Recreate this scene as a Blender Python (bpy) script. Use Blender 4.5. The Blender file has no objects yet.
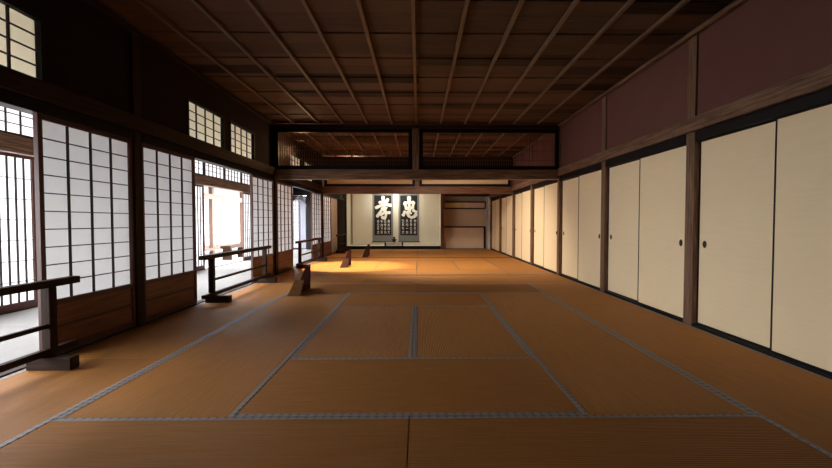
import bpy, bmesh, math, random
from mathutils import Vector
random.seed(7)
scene = bpy.context.scene
COL = scene.collection

# ------------------------------------------------------------------ materials
def new_mat(name):
    m = bpy.data.materials.new(name); m.use_nodes = True
    nt = m.node_tree; nt.nodes.clear()
    out = nt.nodes.new('ShaderNodeOutputMaterial')
    return m, nt, out

def nd(nt, kind, **kw):
    n = nt.nodes.new(kind)
    for k, v in kw.items(): setattr(n, k, v)
    return n

def mapping(nt, scale, coord='Object'):
    tc = nd(nt, 'ShaderNodeTexCoord'); mp = nd(nt, 'ShaderNodeMapping')
    mp.inputs['Scale'].default_value = scale
    nt.links.new(tc.outputs[coord], mp.inputs['Vector'])
    return mp.outputs['Vector']

def ramp(nt, fac, stops):
    r = nd(nt, 'ShaderNodeValToRGB'); e = r.color_ramp.elements
    e[0].position, e[0].color = stops[0][0], (*stops[0][1], 1)
    e[1].position, e[1].color = stops[-1][0], (*stops[-1][1], 1)
    for p, c in stops[1:-1]:
        x = e.new(p); x.color = (*c, 1)
    nt.links.new(fac, r.inputs['Fac'])
    return r.outputs['Color']

def wood(name, dark, light, axis='y', rough=.5, spec=.3):
    m, nt, out = new_mat(name)
    s = {'x': (1.2, 22, 22), 'y': (22, 1.2, 22), 'z': (22, 22, 1.2)}[axis]
    v = mapping(nt, s)
    n = nd(nt, 'ShaderNodeTexNoise'); n.inputs['Scale'].default_value = 2.2; n.inputs['Detail'].default_value = 6
    n.inputs['Roughness'].default_value = .65
    nt.links.new(v, n.inputs['Vector'])
    c = ramp(nt, n.outputs['Fac'], [(.3, dark), (.72, light)])
    b = nd(nt, 'ShaderNodeBsdfPrincipled')
    nt.links.new(c, b.inputs['Base Color'])
    b.inputs['Roughness'].default_value = rough; b.inputs['Specular IOR Level'].default_value = spec
    bp = nd(nt, 'ShaderNodeBump'); bp.inputs['Strength'].default_value = .25; bp.inputs['Distance'].default_value = .004
    nt.links.new(n.outputs['Fac'], bp.inputs['Height']); nt.links.new(bp.outputs['Normal'], b.inputs['Normal'])
    nt.links.new(b.outputs['BSDF'], out.inputs['Surface'])
    return m

def plain(name, col, rough=.6, spec=.3, vary=.08, scale=6, metal=0):
    m, nt, out = new_mat(name)
    v = mapping(nt, (1, 1, 1))
    n = nd(nt, 'ShaderNodeTexNoise'); n.inputs['Scale'].default_value = scale; n.inputs['Detail'].default_value = 5
    nt.links.new(v, n.inputs['Vector'])
    c = ramp(nt, n.outputs['Fac'], [(.25, tuple(x*(1-vary) for x in col)), (.75, tuple(min(1, x*(1+vary)) for x in col))])
    b = nd(nt, 'ShaderNodeBsdfPrincipled'); nt.links.new(c, b.inputs['Base Color'])
    b.inputs['Roughness'].default_value = rough; b.inputs['Specular IOR Level'].default_value = spec
    b.inputs['Metallic'].default_value = metal
    nt.links.new(b.outputs['BSDF'], out.inputs['Surface'])
    return m

def paper(name, col, trans=.55):
    m, nt, out = new_mat(name)
    v = mapping(nt, (1, 1, 1))
    n = nd(nt, 'ShaderNodeTexNoise'); n.inputs['Scale'].default_value = 9; n.inputs['Detail'].default_value = 6
    nt.links.new(v, n.inputs['Vector'])
    c = ramp(nt, n.outputs['Fac'], [(.25, tuple(x*.95 for x in col)), (.75, col)])
    d = nd(nt, 'ShaderNodeBsdfDiffuse'); t = nd(nt, 'ShaderNodeBsdfTranslucent'); mx = nd(nt, 'ShaderNodeMixShader')
    mx.inputs[0].default_value = trans
    nt.links.new(c, d.inputs['Color']); nt.links.new(c, t.inputs['Color'])
    nt.links.new(d.outputs[0], mx.inputs[1]); nt.links.new(t.outputs[0], mx.inputs[2])
    nt.links.new(mx.outputs[0], out.inputs['Surface'])
    return m

def cloth_paper(name, col):
    """cream sliding-door paper with faint horizontal laid lines"""
    m, nt, out = new_mat(name)
    v = mapping(nt, (1, 3, 60))
    n = nd(nt, 'ShaderNodeTexNoise'); n.inputs['Scale'].default_value = 1.0; n.inputs['Detail'].default_value = 4
    nt.links.new(v, n.inputs['Vector'])
    v2 = mapping(nt, (1, 1, 1))
    n2 = nd(nt, 'ShaderNodeTexNoise'); n2.inputs['Scale'].default_value = 2.2; n2.inputs['Detail'].default_value = 3
    nt.links.new(v2, n2.inputs['Vector'])
    ad = nd(nt, 'ShaderNodeMath', operation='ADD'); nt.links.new(n.outputs['Fac'], ad.inputs[0]); nt.links.new(n2.outputs['Fac'], ad.inputs[1])
    hf = nd(nt, 'ShaderNodeMath', operation='MULTIPLY'); hf.inputs[1].default_value = .5; nt.links.new(ad.outputs[0], hf.inputs[0])
    c = ramp(nt, hf.outputs[0], [(.3, tuple(x*.93 for x in col)), (.7, col)])
    b = nd(nt, 'ShaderNodeBsdfPrincipled'); nt.links.new(c, b.inputs['Base Color'])
    b.inputs['Roughness'].default_value = .7; b.inputs['Specular IOR Level'].default_value = .15
    nt.links.new(b.outputs['BSDF'], out.inputs['Surface'])
    return m

def tatami_mat(name, dark, light):
    """woven rush; ribs run along the mat's own long axis (local Y)"""
    m, nt, out = new_mat(name)
    tc = nd(nt, 'ShaderNodeTexCoord'); sp = nd(nt, 'ShaderNodeSeparateXYZ')
    nt.links.new(tc.outputs['Object'], sp.inputs[0])
    def tri(src, freq):
        a = nd(nt, 'ShaderNodeMath', operation='MULTIPLY'); a.inputs[1].default_value = freq*2*math.pi
        nt.links.new(src, a.inputs[0])
        s = nd(nt, 'ShaderNodeMath', operation='SINE'); nt.links.new(a.outputs[0], s.inputs[0])
        return s.outputs[0]
    ribs = tri(sp.outputs['X'], 1/.0135); warp = tri(sp.outputs['Y'], 1/.03)
    w = nd(nt, 'ShaderNodeMath', operation='MULTIPLY_ADD'); w.inputs[1].default_value = .07
    nt.links.new(warp, w.inputs[0]); nt.links.new(ribs, w.inputs[2])
    n = nd(nt, 'ShaderNodeTexNoise'); n.inputs['Scale'].default_value = 1.0; n.inputs['Detail'].default_value = 5
    mp = nd(nt, 'ShaderNodeMapping'); mp.inputs['Scale'].default_value = (60, 4, 4)
    oi = nd(nt, 'ShaderNodeObjectInfo')
    off = nd(nt, 'ShaderNodeMath', operation='MULTIPLY'); off.inputs[1].default_value = 40; nt.links.new(oi.outputs['Random'], off.inputs[0])
    nt.links.new(off.outputs[0], mp.inputs['Location'])
    nt.links.new(tc.outputs['Object'], mp.inputs['Vector']); nt.links.new(mp.outputs[0], n.inputs['Vector'])
    f = nd(nt, 'ShaderNodeMath', operation='MULTIPLY_ADD'); f.inputs[1].default_value = .10
    half = nd(nt, 'ShaderNodeMath', operation='MULTIPLY_ADD'); half.inputs[1].default_value = .45; half.inputs[2].default_value = .275
    nt.links.new(n.outputs['Fac'], half.inputs[0])
    nt.links.new(w.outputs[0], f.inputs[0]); nt.links.new(half.outputs[0], f.inputs[2])
    c = ramp(nt, f.outputs[0], [(.25, dark), (.75, light)])
    hsv = nd(nt, 'ShaderNodeHueSaturation')
    vr = nd(nt, 'ShaderNodeMapRange'); vr.inputs['To Min'].default_value = .90; vr.inputs['To Max'].default_value = 1.12
    nt.links.new(oi.outputs['Random'], vr.inputs['Value']); nt.links.new(vr.outputs[0], hsv.inputs['Value'])
    nt.links.new(c, hsv.inputs['Color'])
    b = nd(nt, 'ShaderNodeBsdfPrincipled'); nt.links.new(hsv.outputs[0], b.inputs['Base Color'])
    b.inputs['Roughness'].default_value = .6; b.inputs['Specular IOR Level'].default_value = .16
    bp = nd(nt, 'ShaderNodeBump'); bp.inputs['Strength'].default_value = .8; bp.inputs['Distance'].default_value = .0018
    nt.links.new(w.outputs[0], bp.inputs['Height']); nt.links.new(bp.outputs[0], b.inputs['Normal'])
    nt.links.new(b.outputs[0], out.inputs['Surface'])
    return m

def border_mat(name):
    """grey-blue brocade edging with a row of dark dots"""
    m, nt, out = new_mat(name)
    tc = nd(nt, 'ShaderNodeTexCoord'); sp = nd(nt, 'ShaderNodeSeparateXYZ'); nt.links.new(tc.outputs['Object'], sp.inputs[0])
    def wave(src, freq, ph):
        a = nd(nt, 'ShaderNodeMath', operation='MULTIPLY_ADD'); a.inputs[1].default_value = freq*2*math.pi; a.inputs[2].default_value = ph
        nt.links.new(src, a.inputs[0]); s = nd(nt, 'ShaderNodeMath', operation='SINE'); nt.links.new(a.outputs[0], s.inputs[0]); return s.outputs[0]
    a = wave(sp.outputs['Y'], 1/.045, 0); b2 = wave(sp.outputs['X'], 1/.03, 0)
    mu = nd(nt, 'ShaderNodeMath', operation='ADD'); nt.links.new(a, mu.inputs[0]); nt.links.new(b2, mu.inputs[1])
    mr = nd(nt, 'ShaderNodeMapRange'); mr.inputs['From Min'].default_value = -2; mr.inputs['From Max'].default_value = 2
    nt.links.new(mu.outputs[0], mr.inputs['Value'])
    c = ramp(nt, mr.outputs[0], [(.03, (.07, .06, .065)), (.15, (.26, .23, .225)), (.8, (.35, .31, .30))])
    b = nd(nt, 'ShaderNodeBsdfPrincipled'); nt.links.new(c, b.inputs['Base Color']); b.inputs['Roughness'].default_value = .6
    nt.links.new(b.outputs[0], out.inputs['Surface'])
    return m

def boards(name, dark, light):
    """ceiling boards running across the room (X), each about 0.3 m wide, own tone per board"""
    m, nt, out = new_mat(name)
    tc = nd(nt, 'ShaderNodeTexCoord'); sp = nd(nt, 'ShaderNodeSeparateXYZ'); nt.links.new(tc.outputs['Object'], sp.inputs[0])
    dv = nd(nt, 'ShaderNodeMath', operation='DIVIDE'); dv.inputs[1].default_value = .3; nt.links.new(sp.outputs['Y'], dv.inputs[0])
    fl = nd(nt, 'ShaderNodeMath', operation='FLOOR'); nt.links.new(dv.outputs[0], fl.inputs[0])
    dx = nd(nt, 'ShaderNodeMath', operation='DIVIDE'); dx.inputs[1].default_value = 1.8; nt.links.new(sp.outputs['X'], dx.inputs[0])
    fx = nd(nt, 'ShaderNodeMath', operation='FLOOR'); nt.links.new(dx.outputs[0], fx.inputs[0])
    cb = nd(nt, 'ShaderNodeCombineXYZ'); nt.links.new(fl.outputs[0], cb.inputs[0]); nt.links.new(fx.outputs[0], cb.inputs[1])
    wn = nd(nt, 'ShaderNodeTexWhiteNoise', noise_dimensions='3D'); nt.links.new(cb.outputs[0], wn.inputs['Vector'])
    mp = nd(nt, 'ShaderNodeMapping'); mp.inputs['Scale'].default_value = (1.5, 30, 1); nt.links.new(tc.outputs['Object'], mp.inputs['Vector'])
    n = nd(nt, 'ShaderNodeTexNoise'); n.inputs['Scale'].default_value = 1.6; n.inputs['Detail'].default_value = 6; nt.links.new(mp.outputs[0], n.inputs['Vector'])
    f = nd(nt, 'ShaderNodeMath', operation='MULTIPLY_ADD'); f.inputs[1].default_value = .75
    nt.links.new(wn.outputs['Value'], f.inputs[0])
    g = nd(nt, 'ShaderNodeMath', operation='MULTIPLY'); g.inputs[1].default_value = .5; nt.links.new(n.outputs['Fac'], g.inputs[0]); nt.links.new(g.outputs[0], f.inputs[2])
    c = ramp(nt, f.outputs[0], [(.2, dark), (.85, light)])
    b = nd(nt, 'ShaderNodeBsdfPrincipled'); nt.links.new(c, b.inputs['Base Color']); b.inputs['Roughness'].default_value = .7
    b.inputs['Specular IOR Level'].default_value = .12
    nt.links.new(b.outputs[0], out.inputs['Surface'])
    return m

M = {}
for ax in 'xyz':
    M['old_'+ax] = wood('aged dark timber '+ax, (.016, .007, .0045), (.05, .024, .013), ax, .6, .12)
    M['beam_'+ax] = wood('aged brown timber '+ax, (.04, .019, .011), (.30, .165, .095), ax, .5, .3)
    M['sash_'+ax] = wood('red-brown sash timber '+ax, (.055, .016, .012), (.12, .038, .026), ax, .42, .35)
M['lintel_red'] = wood('red-brown lintel timber', (.05, .018, .009), (.19, .08, .04), 'x')
M['koshi'] = wood('red-brown low boards', (.11, .034, .015), (.27, .09, .038), 'y', .42, .35)
M['lacquer'] = plain('black lacquer', (.007, .005, .005), .55, .15)
M['lattice'] = plain('dark lattice bars', (.022, .011, .009), .5)
M['ranma_bar'] = wood('transom slat wood', (.04, .014, .008), (.09, .032, .018), 'z')
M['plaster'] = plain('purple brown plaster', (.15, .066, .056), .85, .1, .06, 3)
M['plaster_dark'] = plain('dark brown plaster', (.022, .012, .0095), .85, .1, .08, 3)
M['plaster_cream'] = plain('cream alcove plaster', (.68, .64, .53), .85, .1, .05, 2)
M['plaster_tan'] = plain('tan alcove plaster', (.70, .50, .34), .85, .1, .06, 2)
M['shoji_paper'] = paper('screen paper', (.74, .74, .75), .2)
M['outer_paper'] = paper('outer screen paper', (.84, .84, .87), .26)
M['window_paper'] = paper('aged transom paper', (.86, .77, .56), .42)
M['blue_lit_paper'] = paper('blue shaded screen paper', (.60, .60, .70), .12)  # bluish light at the corridor end put into the paper colour
M['fusuma'] = cloth_paper('cream door paper', (.91, .74, .48))
M['white_panel'] = cloth_paper('white transom paper', (.66, .49, .32))
M['tatami'] = tatami_mat('aged rush weave', (.36, .148, .034), (.55, .24, .066))
M['tatami_pale'] = tatami_mat('glare-whitened rush weave', (.24, .235, .23), (.34, .335, .33))  # daylight glare on the corridor mats put into a paler weave colour
M['border'] = border_mat('grey-blue mat edging')
M['border_brown'] = plain('faded brown mat edging', (.24, .15, .075), .6, .3, .1, 40)
M['core'] = plain('mat straw edge', (.30, .16, .06), .8)
M['subfloor'] = wood('subfloor boards', (.10, .05, .02), (.18, .09, .04), 'y')
M['ceil'] = boards('ceiling boards', (.011, .006, .004), (.125, .065, .037))
M['batten'] = wood('ceiling batten wood', (.09, .052, .03), (.22, .13, .075), 'y')
M['bronze'] = plain('dark bronze', (.03, .018, .012), .4, .5, .1, 20, .6)
M['scroll_ground'] = plain('black rubbing paper', (.022, .02, .022), .8, .1, .25, 25)
M['scroll_mount'] = plain('grey silk mount', (.21, .21, .21), .8, .1, .1, 40)
M['ink_white'] = plain('white lettering', (.70, .68, .62), .8, .1, .04, 20)
M['grey_cloth'] = plain('pale grey board', (.55, .53, .50), .6)
M['ground'] = plain('pale raked gravel', (.55, .54, .52), .9, .1, .12, 60)
M['far_wood'] = wood('weathered pale timber', (.13, .08, .058), (.20, .125, .09), 'z')
M['far_wall'] = plain('white plaster outside', (.8, .78, .76), .9)
M['tile'] = plain('grey roof tiles', (.30, .28, .28), .7)
M['stand_brown'] = wood('brown board of stand', (.20, .09, .034), (.34, .165, .065), 'z')
M['stand_dark'] = wood('dark red wood of stand', (.024, .006, .004), (.055, .013, .008), 'z', .7, .1)
M['blue_grey'] = plain('blue-grey panel', (.25, .26, .31), .7)
M['plaster_pale'] = plain('mottled pale plaster', (.6, .56, .52), .85, .1, .2, 9)

# ------------------------------------------------------------------ geometry helpers
class MB:
    def __init__(s): s.v = []; s.f = []
    def box(s, x0, x1, y0, y1, z0, z1):
        n = len(s.v)
        s.v += [(x0,y0,z0),(x1,y0,z0),(x1,y1,z0),(x0,y1,z0),(x0,y0,z1),(x1,y0,z1),(x1,y1,z1),(x0,y1,z1)]
        s.f += [tuple(n+i for i in q) for q in ((3,2,1,0),(4,5,6,7),(0,1,5,4),(1,2,6,5),(2,3,7,6),(3,0,4,7))]
        return s
    def quad(s, a, b, c, d):
        n = len(s.v); s.v += [a,b,c,d]; s.f.append((n,n+1,n+2,n+3)); return s
    def prism(s, poly, axis, a, b):
        """poly: 2-D points in the plane normal to axis, extruded a..b"""
        n = len(s.v); k = len(poly)
        def p3(p, t):
            return {'x': (t,p[0],p[1]), 'y': (p[0],t,p[1]), 'z': (p[0],p[1],t)}[axis]
        s.v += [p3(p,a) for p in poly] + [p3(p,b) for p in poly]
        s.f.append(tuple(range(n+k-1,n-1,-1))); s.f.append(tuple(range(n+k,n+2*k)))
        for i in range(k):
            j = (i+1) % k
            s.f.append((n+i,n+j,n+k+j,n+k+i))
        return s
    def lathe(s, prof, cx, cy, seg=20):
        n = len(s.v)
        for r, z in prof:
            for i in range(seg):
                a = 2*math.pi*i/seg; s.v.append((cx+r*math.cos(a), cy+r*math.sin(a), z))
        for k in range(len(prof)-1):
            for i in range(seg):
                j = (i+1) % seg
                s.f.append((n+k*seg+i, n+k*seg+j, n+(k+1)*seg+j, n+(k+1)*seg+i))
        s.f.append(tuple(n+i for i in range(seg-1,-1,-1)))
        m = n+(len(prof)-1)*seg
        s.f.append(tuple(m+i for i in range(seg)))
        return s
    def mesh(s, name, mat, bev=0, off=(0,0,0)):
        me = bpy.data.meshes.new(name)
        me.from_pydata([(x-off[0],y-off[1],z-off[2]) for x,y,z in s.v], [], s.f)
        bm = bmesh.new(); bm.from_mesh(me)
        bmesh.ops.recalc_face_normals(bm, faces=bm.faces)
        if bev:
            bmesh.ops.bevel(bm, geom=list(bm.edges), offset=bev, segments=2, affect='EDGES', profile=.6)
        bm.to_mesh(me); bm.free()
        me.materials.append(mat)
        return me
    def build(s, name, mat, parent=None, bev=0, origin=None):
        off = origin if origin else (0,0,0)
        o = bpy.data.objects.new(name, s.mesh(name, mat, bev, off)); COL.objects.link(o)
        if origin and not parent: o.location = origin
        if parent: o.parent = parent
        return o

def tag(o, label=None, cat=None, group=None, kind=None):
    if label: o['label'] = label
    if cat: o['category'] = cat
    if group: o['group'] = group
    if kind: o['kind'] = kind
    return o

def empty(name, loc, label=None, cat=None, group=None, rz=0):
    o = bpy.data.objects.new(name, None); COL.objects.link(o)
    o.location = loc; o.rotation_euler = (0,0,rz); o.empty_display_size = .1
    return tag(o, label, cat, group)

def copy_tree(root):
    r = root.copy(); COL.objects.link(r)
    for ch in root.children:
        c = ch.copy(); COL.objects.link(c); c.parent = r
        for g in ch.children:
            d = g.copy(); COL.objects.link(d); d.parent = c
    return r

def struct(name, mb, mat, bev=0, label=None):
    o = mb.build(name, mat, None, bev); o['kind'] = 'structure'
    if label: o['label'] = label
    return o

# ------------------------------------------------------------------ dimensions (metres)
XL, XR, XO = -2.75, 2.65, -4.55            # inner left wall, right wall, outer wall of the corridor
XC = -.05
CEIL = 2.84
BAYS = (.19, 3.93, 7.66, 11.36, 14.96)
Y1, Y2, Y3 = 7.58, 11.27, 14.85

# ------------------------------------------------------------------ setting: floor, ceiling
struct('floor', MB().box(-4.62, 2.80, -2.0, 15.8, -.16, -.06), M['subfloor'])
cm = MB()
y = -2.0; k = 0
while y < 15.7:
    z = CEIL + (.010 if k % 2 else 0)
    cm.box(-2.83, 2.78, y+.006, y+.294, z, CEIL+.03); y += .3; k += 1
cm.box(-2.83, 2.78, -2.0, 15.8, CEIL+.03, CEIL+.06)
ceil = struct('ceiling', cm, M['ceil'])
for (ya, yb) in ((-1.9, Y1-.08), (Y1+.08, Y2-.08), (Y2+.08, 14.7)):
    for i in range(1, 12):
        x = XL + .45*i
        MB().box(x-.016, x+.016, ya, yb, CEIL-.032, CEIL-.0005).build('batten', M['batten'], ceil)

# ------------------------------------------------------------------ setting: pillars and beams
def pillar(x, y, z0=-.05, z1=CEIL-.002, s=.13, mat='old_z'):
    return struct('pillar', MB().box(x-s/2, x+s/2, y-s/2, y+s/2, z0, z1), M[mat], .006)
RPY = (2.045, 3.89, 5.735, 7.58, 9.425, 11.27, 13.115, 14.86)
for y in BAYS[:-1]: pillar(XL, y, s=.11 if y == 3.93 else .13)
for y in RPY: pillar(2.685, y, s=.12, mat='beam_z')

T = [0]
def trim(mb, mat, bev=.004):
    T[0] += 1
    return struct('trim_%d' % T[0], mb, mat, bev)
segs = [(-1.95, .12)] + [(a+.07, min(b-.07, 14.79)) for a, b in zip(BAYS, BAYS[1:])]
for a, b in segs[1:]:
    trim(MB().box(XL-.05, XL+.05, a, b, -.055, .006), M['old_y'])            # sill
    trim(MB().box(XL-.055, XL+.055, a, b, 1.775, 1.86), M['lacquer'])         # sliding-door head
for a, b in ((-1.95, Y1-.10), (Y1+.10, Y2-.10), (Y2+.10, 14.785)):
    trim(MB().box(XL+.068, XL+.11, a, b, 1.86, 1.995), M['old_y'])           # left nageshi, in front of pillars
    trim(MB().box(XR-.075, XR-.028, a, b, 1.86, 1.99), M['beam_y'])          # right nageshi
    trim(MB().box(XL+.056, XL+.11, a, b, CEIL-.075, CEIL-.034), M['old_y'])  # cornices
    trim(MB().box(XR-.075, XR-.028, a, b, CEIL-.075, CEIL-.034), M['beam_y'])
rb = list(RPY)
for a, b in zip(rb, rb[1:]):
    trim(MB().box(2.63, 2.745, a+.061, b-.061, 1.772, 1.86), M['lacquer'])
    trim(MB().box(2.63, 2.745, a+.061, b-.061, -.055, .022), M['lacquer'])

# walls
struct('wall_right', MB().box(2.645, 2.78, 2.05, 15.8, 1.99, CEIL).box(2.70, 2.78, 2.05, 15.8, 1.86, 1.99).box(2.70, 2.78, -2.0, 2.05, -.06, CEIL), M['plaster'])
struct('wall_right_backing', MB().box(2.75, 2.80, 2.05, 15.8, -.06, 1.86), M['lacquer'])
struct('wall_rear', MB().box(-4.62, 2.80, -2.08, -2.0, -.16, CEIL+.06), M['plaster'])

WZ0, WZ1 = 1.985, 2.475
wins = []
for a in BAYS[:-1]:
    c = a + 1.86
    wins += [(c-.98, c-.075), (c+.085, c+.955)]
wl = MB()
wx0, wx1 = XL-.04, XL+.03
wl.box(wx0, wx1, -2.0, 15.8, WZ1, CEIL)
wl.box(wx0, wx1, -2.0, 15.8, 1.86, WZ0)
prev = -2.0
for a, b in wins:
    wl.box(wx0, wx1, prev, a, WZ0, WZ1); prev = b
wl.box(wx0, wx1, prev, 15.8, WZ0, WZ1)
wl.box(wx0, wx1, -2.0, .13, -.06, 1.86)
wl.box(wx0, wx1, .27, 1.45, .01, 1.77)  # unseen piece added to block daylight and darken the foreground
wl.box(wx0, wx1, 14.93, 15.8, -.06, 1.86)
struct('wall_left', wl, M['plaster_dark'])  # poorly lit left wall: its shade is put into a darker plaster colour
for n, (a, b) in enumerate(wins):
    root = empty('window_%d' % (n+1), (XL, (a+b)/2, WZ0)); root['kind'] = 'structure'
    w = (b-a)/2; h = WZ1-WZ0
    f = MB().box(-.03,.035,-w,-w+.03,0,h).box(-.03,.035,w-.03,w,0,h).box(-.03,.035,-w+.03,w-.03,0,.03).box(-.03,.035,-w+.03,w-.03,h-.03,h)
    f.build('window_frame', M['lacquer'], root)
    l = MB(); iw = 2*w-.06
    for i in range(1, 4):
        yy = -w+.03+iw*i/4; l.box(-.008,.008, yy-.006, yy+.006, .03, h-.03)
    for i in range(1, 4):
        zz = .03+(h-.06)*i/4; l.box(-.006,.006, -w+.03, w-.03, zz-.005, zz+.005)
    l.build('lattice', M['lattice'], root)
    MB().quad((-.012,-w+.03,.03),(-.012,w-.03,.03),(-.012,w-.03,h-.03),(-.012,-w+.03,h-.03)).build('window_paper', M['window_paper'], root)

# ------------------------------------------------------------------ partitions between the rooms
# front partition (open below, slatted transom above)
trim(MB().box(XL+.068, XR-.028, Y1-.05, Y1+.05, -.055, .004), M['beam_x'])       # sill
trim(MB().box(XL+.068, XR-.028, Y1-.075, Y1+.075, 1.795, 1.975), M['beam_x'])    # lintel
trim(MB().box(XL+.068, XR-.028, Y1-.07, Y1+.07, 2.735, CEIL-.035), M['old_x'])
struct('pillar', MB().box(XC-.07, XC+.05, Y1-.06, Y1+.06, 1.976, 2.734), M['beam_z'], .005)
def transom(x0, x1, yc, z0, z1, label, fill):
    root = empty('transom_panel', ((x0+x1)/2, yc, z0), label, 'transom', 'transom panels above the lintels')
    w = (x1-x0)/2; h = z1-z0; t = .07
    MB().box(-w,w,-.03,.03,0,t).box(-w,w,-.03,.03,h-t,h).box(-w,-w+t,-.03,.03,t,h-t).box(w-t,w,-.03,.03,t,h-t).build('frame', M['lacquer'], root)
    if fill == 'slats':
        s = MB(); n = int((2*w-2*t)/.043)
        for i in range(1, n):
            x = -w+t+(2*w-2*t)*i/n; s.box(x-.0035,x+.0035,-.006,.006,t,h-t)
        for z in (.18, .36, .54): s.box(-w+t,w-t,.006,.012,z-.004,z+.004)
        s.build('slats', M['ranma_bar'], root)
    else:
        MB().box(-w+t,w-t,-.012,.012,t,h-t).build('paper_panel', M['white_panel'], root)
    return root
transom(XL+.07, XC-.075, Y1, 1.977, 2.733, 'dark slatted transom over the front lintel, on the window side', 'slats')
transom(XC+.055, XR-.03, Y1, 1.977, 2.733, 'dark slatted transom over the front lintel, on the cream door side', 'slats')
# rear partition
trim(MB().box(XL+.068, XR-.028, Y2-.05, Y2+.05, -.055, .004), M['old_x'])
trim(MB().box(XL+.068, XR-.028, Y2-.075, Y2+.075, 1.785, 1.985), M['lintel_red'])
trim(MB().box(XL+.068, XR-.028, Y2-.07, Y2+.07, 2.36, 2.45), M['old_x'])
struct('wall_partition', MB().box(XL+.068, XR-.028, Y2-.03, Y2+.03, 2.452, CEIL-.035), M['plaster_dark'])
struct('pillar', MB().box(XC-.06, XC+.06, Y2-.06, Y2+.06, 1.986, 2.359), M['sash_z'], .005)
transom(XL+.13, XC-.065, Y2, 1.987, 2.358, 'cream paper transom over the rear lintel, on the window side', 'paper')
transom(XC+.065, XR-.10, Y2, 1.987, 2.358, 'cream paper transom over the rear lintel, on the cream door side', 'paper')

# ------------------------------------------------------------------ tatami mats
mat_cache = {}
def tatami(x0, x1, y0, y1, label, group, weave='tatami'):
    lx, ly = x1-x0, y1-y0
    rot = math.pi/2 if lx > ly else 0
    w, l = (min(lx, ly)-.005)/2, (max(lx, ly)-.005)/2
    thin = y0 > 7.5 and weave == 'tatami'
    key = (round(w,3), round(l,3), weave, thin)
    if key not in mat_cache:
        hb = .014 if thin else .029; bmat = M['border_brown' if thin else 'border']
        body = MB().box(-w+hb, w-hb, -l, l, -.055, 0).mesh('tatami_weave', M[weave])
        bl = MB().box(-w, -w+hb, -l, l, -.055, .0012).mesh('tatami_border', bmat)
        br = MB().box(w-hb, w, -l, l, -.055, .0012).mesh('tatami_border', bmat)
        mat_cache[key] = (body, bl, br)
    body, bl, br = mat_cache[key]
    o = bpy.data.objects.new('tatami_mat', body); COL.objects.link(o)
    o.location = ((x0+x1)/2, (y0+y1)/2, 0); o.rotation_euler.z = rot
    tag(o, label, 'tatami mat', group)
    for b in (bl, br):
        c = bpy.data.objects.new('border', b); COL.objects.link(c); c.parent = o
    return o
g = [XL, -1.85, -.95, XC, .85, 1.75, XR]
ML, MR = XL+.07, XR-.03
G1, G2, G3 = 'tatami mats of the front room', 'tatami mats of the middle room', 'tatami mats of the far room'
t = tatami
t(g[1],g[3],1.15,2.05,'foreground tatami mat left of the dark seam at the bottom edge',G1)
t(g[3],g[5],1.15,2.05,'foreground tatami mat right of the dark seam at the bottom edge',G1)
t(g[2],g[4],2.05,2.95,'wide crosswise tatami mat just behind the two foreground mats, centre of floor',G1)
t(g[2],g[3],2.95,4.75,'left one of the two lengthwise tatami mats side by side in floor centre',G1)
t(g[3],g[4],2.95,4.75,'right one of the two lengthwise tatami mats side by side in floor centre',G1)
t(g[2],g[4],4.75,5.65,'crosswise tatami mat directly behind the two lengthwise centre mats',G1)
t(g[1],g[2],2.05,3.85,'lengthwise tatami mat left of the wide centre mat, front one of two',G1)
t(g[1],g[2],3.85,5.65,'lengthwise tatami mat left of the centre pair, by the first wooden stand',G1)
t(g[4],g[5],2.05,3.85,'lengthwise tatami mat right of the wide centre mat, front one of two',G1)
t(g[4],g[5],3.85,5.65,'lengthwise tatami mat right of the centre pair, rear one of two',G1)
t(ML,g[1],1.15,2.95,'tatami mat under the nearest low barrier in the left corner',G1)
t(ML,g[1],2.95,4.75,'tatami mat along the first two paper screens, between two barriers',G1)
t(ML,g[1],4.75,6.55,'tatami mat under the second low barrier, beside the corridor opening',G1)
t(g[5],MR,1.15,2.95,'tatami mat in the bottom right corner below the nearest cream doors',G1)
t(g[5],MR,2.95,4.75,'tatami mat along the right wall by the first full pillar',G1)
t(g[5],MR,4.75,6.55,'tatami mat along the right wall by the second pillar',G1)
t(g[1],g[3],5.65,6.55,'crosswise tatami mat behind the central square, left of its seam',G1)
t(g[3],g[5],5.65,6.55,'crosswise tatami mat behind the central square, right of its seam',G1)
t(ML,g[2],6.55,Y1-.055,'crosswise tatami mat against the front sill, on the window side',G1)
t(g[2],g[4],6.55,Y1-.055,'crosswise tatami mat against the front sill, middle of three',G1)
t(g[4],MR,6.55,Y1-.055,'crosswise tatami mat against the front sill, on the cream door side',G1)
def room12(y0, y1, r, G):
    a, b = y0+.055, y1-.055
    m = (y0+y1)/2
    ya, yb = y0+.9, y1-.9
    t(ML,g[1],a,m,'tatami mat along the window wall of the %s room, front one'%r,G)
    t(ML,g[1],m,b,'tatami mat along the window wall of the %s room, rear one'%r,G)
    t(g[5],MR,a,m,'tatami mat along the cream doors of the %s room, front one'%r,G)
    t(g[5],MR,m,b,'tatami mat along the cream doors of the %s room, rear one'%r,G)
    t(g[1],g[3],a,ya,'front crosswise tatami mat of the %s room, left of the seam'%r,G)
    t(g[3],g[5],a,ya,'front crosswise tatami mat of the %s room, right of the seam'%r,G)
    for i, w in enumerate(('first','second','third','fourth')):
        t(g[1+i],g[2+i],ya,yb,'%s from the left of four lengthwise tatami mats amid the %s room'%(w,r),G)
    t(g[1],g[3],yb,b,'back crosswise tatami mat of the %s room, left of the seam'%r,G)
    t(g[3],g[5],yb,b,'back crosswise tatami mat of the %s room, right of the seam'%r,G)
room12(Y1, Y2, 'middle', G2)
room12(Y2, 14.80, 'far', G3)
GC = 'tatami mats of the corridor'
CB = [.2+.9225*2*i for i in range(8)]+[14.64]
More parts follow.
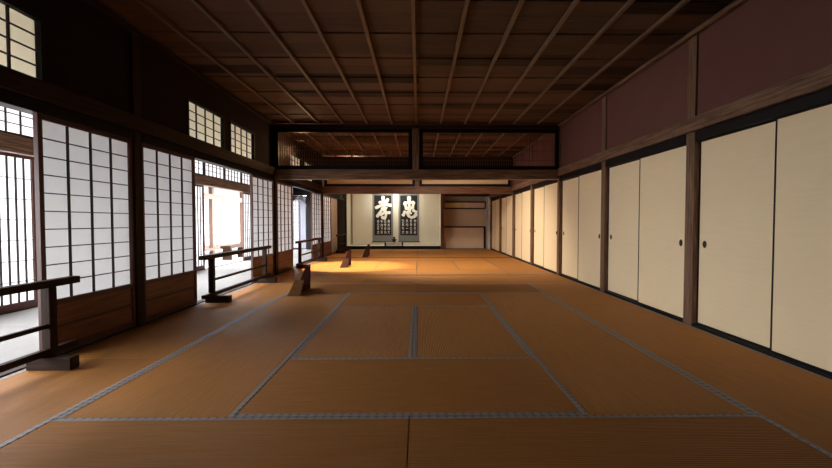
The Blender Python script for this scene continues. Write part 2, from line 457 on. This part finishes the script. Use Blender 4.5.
cors_ = [(.25,2.05,'beside the nearest barrier'),(2.05,3.85,'behind the nearest paper screen'),(3.85,5.65,'behind the second paper screen'),
        (5.65,7.45,'outside the opening with the second barrier'),(7.45,9.25,'just past the bright garden doorway edge'),
        (9.25,11.05,'outside the middle room opening'),(11.05,12.85,'outside the far room screens'),(12.85,14.60,'at the dark far end')]
cors = [(CB[i], CB[i+1], c[2]) for i, c in enumerate(cors_)]
for a, b, w in cors:
    t(-3.65, XL-.06, a, b, 'corridor tatami mat next to the room, '+w, GC, 'tatami_pale')
    t(XO+.06, -3.65, a, b, 'corridor tatami mat next to the garden, '+w, GC, 'tatami_pale')

# ------------------------------------------------------------------ shoji screens (left wall)
SH = 1.766
def shoji(y0, y1, x, label, outer=False, mats=('sash_z','sash_y')):
    w = (y1-y0)/2; H = 1.7665
    root = empty('shoji_screen', (x, (y0+y1)/2, .008), label, 'paper screen', 'sliding paper screens')
    st = .038; kz = .39
    MB().box(-.016,.016,-w,-w+st,0,H).box(-.016,.016,w-st,w,0,H).box(-.016,.016,-w+st,w-st,H-.035,H)\
        .box(-.016,.016,-w+st,w-st,0,.05).box(-.016,.016,-w+st,w-st,kz-.02,kz+.02).build('frame', M[mats[0]], root)
    MB().box(-.006,.006,-w+st,w-st,.05,kz-.02).build('low_board', M['koshi'], root)
    MB().box(.0062,.015,-w+st,w-st,.195,.222).build('rail', M[mats[1]], root)
    l = MB(); a, b = -w+st, w-st; zb, zt = kz+.02, H-.035
    for i in range(1, 4):
        yy = a+(b-a)*i/4; l.box(-.004,.012,yy-.0055,yy+.0055,zb,zt)
    for i in range(1, 10):
        zz = zb+(zt-zb)*i/10; l.box(-.004,.010,a,b,zz-.0037,zz+.0037)
    l.build('lattice', M['lattice'], root)
    MB().quad((-.006,a,zb),(-.006,b,zb),(-.006,b,zt),(-.006,a,zt)).build('paper', M['shoji_paper'], root)
    return root
XI, XB = XL+.022, XL-.022
shoji(2.922,3.872,XI,'paper screen with low board beside the nearest barrier, first from the front')
shoji(3.988,4.94,XI,'paper screen just past the first left pillar, before the garden doorway')
shoji(6.60,7.593,XI,'paper screen at the far side of the wide opening, behind the second barrier')
shoji(7.727,8.70,XI,'warm lit paper screen just past the second left pillar')
shoji(10.27,11.293,XI,'paper screen at the far side of the middle room opening')
shoji(11.427,12.49,XI,'paper screen of the far room, just after the third left pillar')
pp = empty('plain_screen', (XI, 12.98, .008), 'narrow pale mottled panel at the far end of the screen row', 'screen')
MB().box(-.012,.012,-.44,.44,.03,SH-.04).build('panel', M['plaster_pale'], pp)
MB().box(-.016,.016,-.47,-.44,0,SH-.01).box(-.016,.016,.44,.47,0,SH-.01).box(-.016,.016,-.44,.44,0,.03).box(-.016,.016,-.44,.44,SH-.04,SH-.01).build('frame', M['sash_z'], pp)

# ------------------------------------------------------------------ fusuma doors (right wall)
bayname = ['nearest the viewer','between the first and second full pillars','between the second full pillar and the front lintel',
           'first in the middle room','second in the middle room','first in the far room','last in the far room']
def fusuma(y0, y1, x, handle, label):
    w = (y1-y0)/2; z0, z1 = .024, 1.769; h = z1-z0
    root = empty('fusuma_door', (x, (y0+y1)/2, z0), label, 'sliding door', 'cream sliding doors along the right wall')
    r = .012
    MB().box(-.008,.008,-w+r,w-r,r,h-r).build('paper_panel', M['fusuma'], root)
    MB().box(-.012,.012,-w,-w+r,0,h).box(-.012,.012,w-r,w,0,h).box(-.012,.012,-w+r,w-r,0,r).box(-.012,.012,-w+r,w-r,h-r,h).build('frame', M['lacquer'], root)
    hy = (-w+.085) if handle < 0 else (w-.085)
    hz = .79-z0
    p = MB(); seg = 24; ring = [(.0, 1.0), (-.004, 1.0), (-.004, .8), (-.0005, .72)]
    n = 0
    for dx, s in ring:
        for i in range(seg):
            a = 2*math.pi*i/seg
            p.v.append((-.008+dx, hy+.024*s*math.cos(a), hz+.034*s*math.sin(a)))
    for k in range(len(ring)-1):
        for i in range(seg):
            j = (i+1) % seg; p.f.append((k*seg+i,k*seg+j,(k+1)*seg+j,(k+1)*seg+i))
    p.f.append(tuple(3*seg+i for i in range(seg)))
    p.build('door_pull', M['bronze'], root)
    return root
for i, (a, b) in enumerate(zip(rb, rb[1:])):
    m = (a+b)/2
    fusuma(a+.062, m+.012, 2.658, -1, 'cream sliding door, near one of the pair '+bayname[i])
    fusuma(m-.012, b-.062, 2.690, 1, 'cream sliding door, far one of the pair '+bayname[i])

# ------------------------------------------------------------------ low barriers
def barrier(y0, y1, label):
    L = (y1-y0)/2
    root = empty('barrier', (-2.55, (y0+y1)/2, .0015), label, 'barrier', 'low wooden barriers in front of the openings')
    MB().box(-.032,.032,-L,L,.55,.60).build('top_rail', M['old_y'], root, .006)
    MB().box(-.014,.014,-L+.2,L-.2,.27,.30).build('middle_rail', M['old_y'], root, .003)
    MB().box(-.022,.022,-L+.02,L-.02,.0865,.13).build('bottom_rail', M['old_y'], root, .004)
    for s in (-1, 1):
        yy = s*(L-.27); py = s*(L-.225)
        MB().box(-.03,.03,py-.03,py+.03,.1305,.55).build('post', M['old_z'], root, .004)
        MB().prism([(-.09,0),(.20,0),(.205,.01),(.205,.085),(-.09,.085)],'y',yy-.038,yy+.038).build('foot', M['old_x'], root, .003)
    return root
barrier(.95, 3.02, 'dark low wooden barrier nearest the viewer, in the left corner')
barrier(4.75, 6.90, 'dark low wooden barrier before the bright garden doorway')
barrier(8.42, 10.55, 'low wooden barrier in front of the middle room opening')
barrier(12.55, 14.1, 'reddish low wooden barrier farthest away, near the dark alcove corner')

# ------------------------------------------------------------------ wooden stands
def stand(x, y, label, front='stand_dark'):
    root = empty('reading_stand', (x, y, .0015), label, 'stand', 'small wooden stands in a row along the screens')
    # sloping front board, low body behind it, tall tapered back board
    fb = MB()
    fb.v = [(-.085,-.33,0),(.085,-.33,0),(.085,-.30,0),(-.085,-.30,0),(-.03,-.155,.195),(.085,-.155,.195),(.085,-.125,.182),(-.03,-.125,.182)]
    fb.f = [(3,2,1,0),(4,5,6,7),(0,1,5,4),(1,2,6,5),(2,3,7,6),(3,0,4,7)]
    fb.build('front_board', M[front], root, .003)
    MB().prism([(-.28,.002),(.27,.002),(.27,.075),(-.16,.15)],'x',-.055,.045).build('body', M['stand_dark'], root, .003)
    MB().prism([(-.14,0),(.055,0),(.062,.335),(.0,.335),(-.05,.22)],'y',.272,.315).build('back_board', M['stand_dark'], root, .004)
    return root
stand(-1.69, 5.75, 'wooden stand with brown sloping board on the near room mats by second barrier', 'stand_brown')
stand(-1.645, 9.12, 'dark wooden stand on the brightest lit mat of the middle room')
stand(-1.53, 11.75, 'dark wooden stand farthest back, on the far room mats')

# ------------------------------------------------------------------ far wall: alcove and shelves
YB = 15.65
struct('wall_alcove', MB().box(-2.83, .86, YB, YB+.1, -.06, CEIL).box(-2.72, -2.66, 14.93, YB, .11, 2.3).box(.80, .84, 14.93, YB, .11, 2.3)
       .box(-2.72, .84, 14.93, YB, 2.3, 2.34), M['plaster_cream'])
struct('wall_alcove_front', MB().box(-2.68, .79, 14.80, 14.92, 2.26, CEIL-.08), M['plaster'])
trim(MB().box(-2.66, .785, 14.79, 14.93, 2.12, 2.255), M['beam_x'])
pillar(.86, 14.86, s=.12, mat='sash_z')
struct('pillar', MB().box(-2.80, -2.665, 14.80, 14.92, -.05, 2.86), M['lacquer'], .004)
trim(MB().box(-2.66, .795, 14.81, 14.92, -.055, .115), M['lacquer'])
struct('floor_alcove', MB().box(-2.66, .80, 14.922, YB-.002, -.055, .108), M['plaster_cream'])
trim(MB().box(-2.655, .795, YB-.02, YB-.002, .1085, .15), M['plaster_pale'])
struct('wall_shelf_alcove', MB().box(.93, 2.80, YB, YB+.1, -.06, CEIL).box(.88, .925, 14.93, YB, -.05, 2.3), M['plaster_tan'])
struct('wall_shelf_side', MB().box(2.55, 2.69, 14.85, YB-.001, -.05, 2.3), M['plaster_pale'])
struct('wall_shelf_front', MB().box(.93, 2.62, 14.80, 14.92, 2.06, CEIL-.08), M['plaster'])
trim(MB().box(.93, 2.62, 14.79, 14.93, 1.94, 2.055), M['old_x'])
struct('floor_shelf_alcove', MB().box(.93, 2.54, 14.922, YB-.002, -.055, .0), M['beam_x'])
cab = empty('wall_cabinet', (1.735, YB-.004, 1.50), 'shallow cabinet with two small sliding doors high in the shelf alcove', 'cabinet')
MB().box(-.80,.80,-.36,0,0,.035).box(-.80,.80,-.36,0,.24,.275).box(-.80,-.77,-.36,0,.035,.24).box(.77,.80,-.36,0,.035,.24).box(-.77,.77,-.02,0,.035,.24).build('cabinet_body', M['old_x'], cab)
d = MB().box(-.765,.005,-.33,-.315,.037,.238).build('cabinet_door', plain('olive gold door paper', (.55,.42,.18), .6), cab); d['label'] = 'olive gold sliding door'
d = MB().box(-.005,.765,-.312,-.297,.037,.238).build('cabinet_door', plain('pink tan door paper', (.68,.46,.34), .6), cab); d['label'] = 'pinkish tan sliding door'
sh = empty('shelf', (1.735, YB-.004, .79), 'dark thin shelf board across the back of the shelf alcove', 'shelf')
MB().box(-.80,.80,-.34,0,0,.045).build('shelf_board', M['old_x'], sh, .004)
MB().box(.74,.80,-.33,-.27,-.785,-.002).build('shelf_post', M['old_z'], sh, .003)
lp = empty('low_cabinet', (1.735, YB-.006, .002), 'pale tan closed panel front below the shelf in the alcove', 'cabinet')
MB().box(-.80,.735,-.30,0,0,.775).build('cabinet_front', M['plaster_tan'], lp)
MB().box(-.80,.735,-.31,-.302,0,.03).box(-.46,-.445,-.31,-.302,.03,.775).build('frame', M['plaster_pale'], lp)

trim(MB().box(-2.61, -2.58, YB-.022, YB-.002, .152, 2.298), M['old_z'], 0)
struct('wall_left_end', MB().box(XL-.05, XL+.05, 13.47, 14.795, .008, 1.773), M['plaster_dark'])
# hanging scrolls ---------------------------------------------------------
def strokes(mb, sts, conv, y, wscale, depth=.0025):
    y0 = y; step = [0]
    def yy():
        step[0] += 1; return y0-.00005*step[0]
    for pts, w in sts:
        P = [Vector(p) for p in pts]
        # resample
        Q = []
        for a, b in zip(P, P[1:]):
            n = max(2, int((b-a).length/12))
            Q += [a.lerp(b, i/n) for i in range(n)]
        Q.append(P[-1])
        L = []; R = []
        n = len(Q)
        for i, q in enumerate(Q):
            tdir = (Q[min(i+1,n-1)]-Q[max(i-1,0)]).normalized()
            nn = Vector((-tdir.y, tdir.x))
            f = i/(n-1); ww = w/2*(.92+.16*math.cos(2*math.pi*f))
            L.append(q+nn*ww); R.append(q-nn*ww)
        def cap(c, d, w2):
            out = []
            for k in range(1, 6):
                an = math.pi*k/6
                nn = Vector((-d.y, d.x))
                out.append(c + nn*w2*math.cos(an) + d*w2*.8*math.sin(an))
            return out
        d1 = (Q[-1]-Q[-2]).normalized(); d0 = (Q[0]-Q[1]).normalized()
        w1 = (L[-1]-R[-1]).length/2; w0 = (L[0]-R[0]).length/2
        base = len(mb.v)
        for a, b in zip(L, R):
            y = yy()
            mb.v.append((*conv(a)[:1], y, conv(a)[1])); mb.v.append((conv(b)[0], y, conv(b)[1]))
        for i in range(n-1):
            mb.f.append((base+2*i, base+2*i+1, base+2*i+3, base+2*i+2))
        for c, dd, wv in ((Q[-1], d1, w1), (Q[0], d0, w0)):
            b0 = len(mb.v); y = yy()
            nn = Vector((-dd.y, dd.x))
            ring = [c+nn*wv] + cap(c, dd, wv) + [c-nn*wv]
            for p in ring: mb.v.append((conv(p)[0], y, conv(p)[1]))
            mb.f.append(tuple(range(b0, b0+len(ring))))
    return mb

FILIAL = [([(275,118),(270,225)],48), ([(222,198),(262,188),(305,178)],40), ([(168,278),(240,246),(320,232),(393,242)],44),
          ([(345,152),(312,225),(250,320),(185,412)],42), ([(255,292),(332,276),(288,326)],36),
          ([(300,322),(322,380),(302,445),(262,428)],44), ([(236,386),(300,356),(374,354)],42)]
LOYAL = [([(232,122),(236,325)],52), ([(166,212),(192,296)],46), ([(166,205),(300,195)],40), ([(302,202),(284,285)],46),
         ([(190,296),(285,286)],34), ([(166,345),(142,392)],48), ([(208,350),(226,408),(270,432),(322,410),(338,380)],46),
         ([(244,345),(262,366)],32), ([(300,322),(342,346)],42)]
GLYPHS = [ [([(-5,-6),(5,-6)],2.2),([(0,-9),(0,-2)],2.2),([(-6,0),(6,-1)],2.2),([(-4,3),(4,3),(4,8),(-4,8),(-4,3)],2)],
           [([(-6,-4),(6,-5)],2.4),([(0,-9),(-1,0),(-6,8)],2.4),([(0,0),(6,8)],2.4)],
           [([(-5,-7),(5,-7),(5,0),(-5,0),(-5,-7)],2),([(0,0),(0,8)],2.2),([(-6,8),(6,8)],2.2)],
           [([(-6,-6),(6,-6)],2.4),([(0,-6),(0,8)],2.4),([(1,-1),(5,3)],2.4)],
           [([(-6,0),(6,-1)],3)],
           [([(-4,-8),(-5,8)],2.2),([(-6,-2),(-2,-3)],2.2),([(1,-6),(6,-6),(5,4)],2.2),([(1,-6),(1,6),(6,7)],2.2)],
           [([(-3,-8),(-6,-2)],2.2),([(-5,-3),(5,-4)],2.2),([(0,-8),(0,8)],2.2),([(-5,2),(5,2)],2.2)],
           [([(-5,-8),(5,-8)],2.2),([(-5,-3),(5,-3)],2.2),([(-5,2),(5,2)],2.2),([(-2,-8),(-4,8)],2.2),([(2,-3),(5,8)],2.2)] ]
def scroll(xc, x_px0, chars, small_px, order, label):
    S = 25.56
    zb, zt = .215, 2.22
    root = empty('hanging_scroll', (xc, YB-.006, zb), label, 'scroll', 'pair of hanging scrolls in the alcove')
    w = .40; H = zt-zb
    MB().box(-w,w,-.004,0,.02,H).build('mount', M['scroll_mount'], root)
    MB().box(-w+.07,w-.07,-.006,-.0042,.27,1.815).build('black_panel', M['scroll_ground'], root)
    MB().lathe([(.001,-.43),(.016,-.43),(.016,.43),(.001,.43)],0,0,14).build('roller', M['lacquer'], root)
    r = root.children[-1]; r.rotation_euler = (0, math.pi/2, 0); r.location = (0,-.006,.018)
    MB().box(-w-.01,w+.01,-.012,0,H-.001,H+.02).build('hanging_rod', M['lacquer'], root)
    conv = lambda p: ((x_px0+p[0]/15.6-419)/S - xc, 1+(222-(190+p[1]/15.6))/S - zb)
    mb = MB(); strokes(mb, [(p, w*1.06) for p, w in chars], conv, -.0075, 1)
    mb.build('large_character', M['ink_white'], root)
    # small columns of writing
    sm = MB()
    sx0, sy0, dx, dy = small_px
    for c in range(4):
        for q in range(4):
            gl = GLYPHS[order[c*4+q]]
            px, py = sx0+c*dx, sy0+q*dy
            cv = lambda p: ((px+p[0]*.165-419)/S - xc, 1+(222-(py+p[1]*.165))/S - zb)
            strokes(sm, [([tuple(pt) for pt in pts], wd) for pts, wd in gl], cv, -.0075, 1)
    sm.build('small_writing', M['ink_white'], root)
    return root
scroll(-1.40, 365.9, FILIAL, (378.6, 221.5, 3.5, 3.6), [0,2,6,1, 6,5,3,7, 2,6,0,5, 7,1,5,1], 'hanging scroll with large white character for filial piety, left of the pair')
scroll(-.395, 394.3, LOYAL, (403.2, 221.0, 3.95, 3.75), [2,7,6,1, 1,5,4,5, 0,7,2,7, 5,0,1,0], 'hanging scroll with large white character for loyalty, right of the pair')
# fix: glyph steps are scaled, so their stroke sampling stays coarse

# low table and bronze ornament in front of the scrolls
tb = empty('low_table', (-.94, 15.12, .109), 'small low table with dark curled ends under the scrolls', 'table')
MB().box(-.30,.30,-.14,.14,.115,.135).build('tabletop', M['grey_cloth'], tb, .004)
for s in (-1, 1):
    MB().prism([(s*.345,.15),(s*.30,.136),(s*.255,.1145),(s*.285,.1),(s*.30,0),(s*.345,0)],'y',-.13,.13).build('leg', M['lacquer'], tb, .003)
MB().box(-.255,.255,-.12,-.10,.03,.114).build('apron', M['grey_cloth'], tb)
orn = empty('bronze_ornament', (-.93, 15.12, .2445), 'small black bronze ornament standing on the low table', 'ornament')
MB().lathe([(.001,0),(.06,0),(.065,.012),(.045,.025),(.07,.06),(.075,.09),(.055,.12),(.028,.135),(.026,.145),(.04,.165),(.042,.18),(.03,.2),(.001,.208)],0,0,20).build('body', M['bronze'], orn)
MB().prism([(.066,.07),(.095,.08),(.095,.11),(.066,.105)],'y',-.01,.01).build('ear', M['bronze'], orn)
MB().prism([(-.066,.07),(-.095,.08),(-.095,.11),(-.066,.105)],'y',-.01,.01).build('ear', M['bronze'], orn)

# ------------------------------------------------------------------ corridor and its outer wall
for y in BAYS[:-1]: pillar(XO, y, s=.12)
struct('ceiling_corridor', MB().box(-5.3, XL-.05, -2.0, 15.8, 2.62, 2.70), M['ceil'])
trim(MB().box(XO-.05, XO+.05, .32, 14.6, -.06, .006), M['old_y'])
trim(MB().box(XO-.06, XO+.062, .25, 14.65, 1.775, 1.965), M['beam_y'])
trim(MB().box(XO-.05, XO+.05, .25, 14.65, 2.46, 2.61), M['old_y'])
struct('wall_outer', MB().box(XO-.05, XO+.03, -2.0, .18, -.16, 2.62).box(XO-.05, XO+.03, 14.72, 15.8, -.16, 2.62), M['plaster'])
wn = len(wins)+1
def outer_transom(y0, y1):
    global wn
    root = empty('window_%d' % wn, (XO, (y0+y1)/2, 1.968)); root['kind'] = 'structure'; wn += 1
    w = (y1-y0)/2; h = .488
    MB().box(-.02,.02,-w,-w+.035,0,h).box(-.02,.02,w-.035,w,0,h).box(-.02,.02,-w+.035,w-.035,0,.03).box(-.02,.02,-w+.035,w-.035,h-.03,h).build('window_frame', M['lattice'], root)
    l = MB()
    for i in range(1, 5): yy = -w+.035+(2*w-.07)*i/5; l.box(-.004,.012,yy-.006,yy+.006,.03,h-.03)
    for i in range(1, 4): zz = .03+(h-.06)*i/4; l.box(-.004,.010,-w+.035,w-.035,zz-.005,zz+.005)
    l.build('lattice', M['lattice'], root)
    MB().quad((-.008,-w+.035,.03),(-.008,w-.035,.03),(-.008,w-.035,h-.03),(-.008,-w+.035,h-.03)).build('window_paper', M['outer_paper'], root)
for a, b in zip(BAYS, BAYS[1:]):
    n = 4; st = (b-a-.13)/n
    for i in range(n): outer_transom(a+.065+st*i+.001, a+.065+st*(i+1)-.001)
def lattice_screen(y0, y1, label, x=XO, rz=0):
    w = (y1-y0)/2; H = 1.76
    root = empty('lattice_screen', (x, (y0+y1)/2, .008), label, 'paper screen', 'outer lattice screens of the corridor')
    MB().box(-.016,.016,-w,-w+.035,0,H).box(-.016,.016,w-.035,w,0,H).box(-.016,.016,-w+.035,w-.035,0,.08).box(-.016,.016,-w+.035,w-.035,H-.04,H).build('frame', M['sash_z'], root)
    l = MB(); n = max(2, round((2*w-.07)/.097))
    for i in range(1, n): yy = -w+.035+(2*w-.07)*i/n; l.box(-.004,.014,yy-.006,yy+.006,.08,H-.04)
    for i in range(1, 7): zz = .08+(H-.12)*i/7; l.box(-.004,.008,-w+.035,w-.035,zz-.004,zz+.004)
    l.build('lattice', M['lattice'], root)
    MB().quad((-.008,-w+.035,.08),(-.008,w-.035,.08),(-.008,w-.035,H-.04),(-.008,-w+.035,H-.04)).build('paper', M['outer_paper'], root)
    return root
lattice_screen(3.92, 4.84, 'bright outer lattice screen seen through the nearest opening')
lattice_screen(7.55, 8.58, 'bright outer lattice screen at the near edge of the garden doorway')
lattice_screen(10.48, 10.98, 'narrow pale lattice screen at the far edge of the garden doorway')
# far end of the corridor
struct('wall_corridor_end', MB().box(-4.075, XL-.06, 14.66, 14.74, -.06, 2.62).box(-4.70, -4.075, 14.66, 14.74, 1.96, 2.62), M['lacquer'])
e = empty('lattice_door', (-4.52, 14.70, .008), 'blue-lit lattice door closing the far end of the corridor', 'door')
MB().box(-.17,-.145,-.016,.016,0,1.94).box(.145,.17,-.016,.016,0,1.94).box(-.145,.145,-.016,.016,0,.06).box(-.145,.145,-.016,.016,1.90,1.94).build('frame', M['lattice'], e)
l = MB()
for i in range(1, 3): xx = -.145+.29*i/3; l.box(xx-.006,xx+.006,-.012,.004,.06,1.90)
for i in range(1, 12): zz = .06+1.84*i/12; l.box(-.145,.145,-.010,.004,zz-.005,zz+.005)
l.build('lattice', M['lattice'], e)
MB().quad((-.145,.008,.06),(.145,.008,.06),(.145,.008,1.90),(-.145,.008,1.90)).build('paper', M['blue_lit_paper'], e)
arch = []
for i in range(13):
    u = i/12; arch.append((-.16+.60*u, 1.93-.30*u**2.4))
arch += [(.44,1.52),(.36,1.66),(.22,1.76),(.0,1.82),(-.16,1.82)]
MB().prism(arch,'y',-.05,-.022).build('arched_head', M['blue_grey'], e)
bp_ = empty('blue_panel', (-4.21, 14.70, .008), 'dull blue-grey upright panel beside the corridor end lattice door', 'panel')
MB().box(-.10,.10,-.012,.012,.03,1.90).build('panel', M['blue_grey'], bp_)
MB().box(-.125,-.1005,-.02,.02,0,1.94).box(.1005,.125,-.02,.02,0,1.94).box(-.1005,.1005,-.02,.02,0,.029).box(-.1005,.1005,-.02,.02,1.901,1.94).build('frame', M['lacquer'], bp_)

# ------------------------------------------------------------------ garden side
struct('ground', MB().box(-60, XO-.07, -40, 80, -.6, -.5), M['ground'])
struct('foundation', MB().box(XO-.06, XO+.06, -2, 15.8, -.5, -.165), M['far_wall'])
hs = empty('neighbouring_house', (-8.2, 17.5, -.5), 'pale wooden wing with white lattice wall across the garden', 'house')
MB().box(-2.5,-.9,-6,6,.4,3.0).build('wall', M['far_wall'], hs)
MB().box(-2.5,.1,-6,6,.38,.48).build('veranda', M['far_wood'], hs)
for yy in (-5.5,-1.35,1.4,5.5): MB().box(-.12,.03,yy-.08,yy+.08,0,2.9).build('post', M['far_wood'], hs)
MB().box(-.14,.05,-6,6,2.4,2.6).build('beam', M['far_wood'], hs)
MB().prism([(.9,2.75),(.9,2.85),(-2.5,4.4),(-2.5,3.0),(-.9,3.0)],'y',-6.4,6.4).build('roof', M['tile'], hs)
l = MB()
for i in range(24): yy = -5.8+i*.5; l.box(-.898,-.88,yy-.012,yy+.012,.48,2.4)
for i in range(7): zz = .6+i*.28; l.box(-.898,-.88,-6,6,zz-.01,zz+.01)
l.build('wall_lattice', M['far_wood'], hs)
bn = empty('garden_bench', (-7.55, 16.6, -.5), 'low dark bench outside the neighbouring wing', 'bench')
MB().box(-.2,.2,-.8,.8,.46,.56).build('seat', M['old_y'], bn, .005)
for yy in (-.65,.65): MB().box(-.17,.17,yy-.04,yy+.04,0,.46).build('leg', M['old_z'], bn, .004)

# ------------------------------------------------------------------ light
w = bpy.data.worlds.new('overcast sky'); scene.world = w; w.use_nodes = True
nt = w.node_tree; nt.nodes.clear()
wo = nt.nodes.new('ShaderNodeOutputWorld'); bg = nt.nodes.new('ShaderNodeBackground')
bg.inputs['Color'].default_value = (.97, .98, 1.0, 1); bg.inputs['Strength'].default_value = 9.0
nt.links.new(bg.outputs[0], wo.inputs['Surface'])
def light(name, kind, loc, energy, color=(1,1,1), target=None, **kw):
    L = bpy.data.lights.new(name, kind); L.energy = energy; L.color = color
    for k, v in kw.items(): setattr(L, k, v)
    o = bpy.data.objects.new(name, L); COL.objects.link(o); o.location = loc
    if target is not None:
        o.rotation_euler = (Vector(target)-Vector(loc)).to_track_quat('-Z','Y').to_euler()
    return o
po = light('daylight_portal', 'AREA', (XO-.12, 7.45, 1.2), 1, target=(0, 7.45, 1.2), shape='RECTANGLE')
po.data.size = 14.6; po.data.size_y = 2.8
po.rotation_euler = (math.pi/2, 0, -math.pi/2); po.data.cycles.is_portal = True
light('middle_room_lamp', 'POINT', (-2.3, 8.05, 2.4), 8, (1,.58,.28), shadow_soft_size=.06)
light('middle_room_spot', 'SPOT', (-2.6, 9.0, 2.45), 640, (1,.82,.54), target=(-1.7, 9.15, 0), spot_size=math.radians(50), spot_blend=.35, shadow_soft_size=.05)
light('middle_room_wash', 'SPOT', (-.3, 8.5, 2.7), 330, (1,.85,.66), target=(.7, 9.55, 0), spot_size=math.radians(126), spot_blend=.8, shadow_soft_size=.08)
light('far_room_lamp', 'POINT', (-1.9, 11.8, 2.5), 40, (1,.66,.40), shadow_soft_size=.06)
light('alcove_lamp', 'AREA', (-.95, 15.0, 2.25), 17, (1,.97,.82), target=(-.95, 15.6, 1.0), shape='RECTANGLE', size=1.2, size_y=.1)

# ------------------------------------------------------------------ camera
cam = bpy.data.cameras.new('camera'); co = bpy.data.objects.new('camera', cam); COL.objects.link(co)
co.location = (0, 0, 1.0); YAW = .013
co.rotation_euler = (math.pi/2-12/403, 0, -YAW)
cam.sensor_fit = 'HORIZONTAL'; cam.sensor_width = 36; cam.lens = 403/832*36
cam.shift_x = -(3+403*YAW)/832
cam.clip_start = .02; cam.clip_end = 300
scene.camera = co

vs = scene.view_settings
scene.display_settings.display_device = 'sRGB'
vs.view_transform = 'Standard'; vs.look = 'None'; vs.exposure = 0.72; vs.gamma = 1.0; vs.use_curve_mapping = False
cy = scene.cycles
cy.max_bounces = 14; cy.diffuse_bounces = 10; cy.glossy_bounces = 4; cy.transmission_bounces = 10
cy.use_denoising = True
try: cy.denoiser = 'OPENIMAGEDENOISE'
except Exception: pass
cy.sample_clamp_indirect = 20
cy.caustics_reflective = False
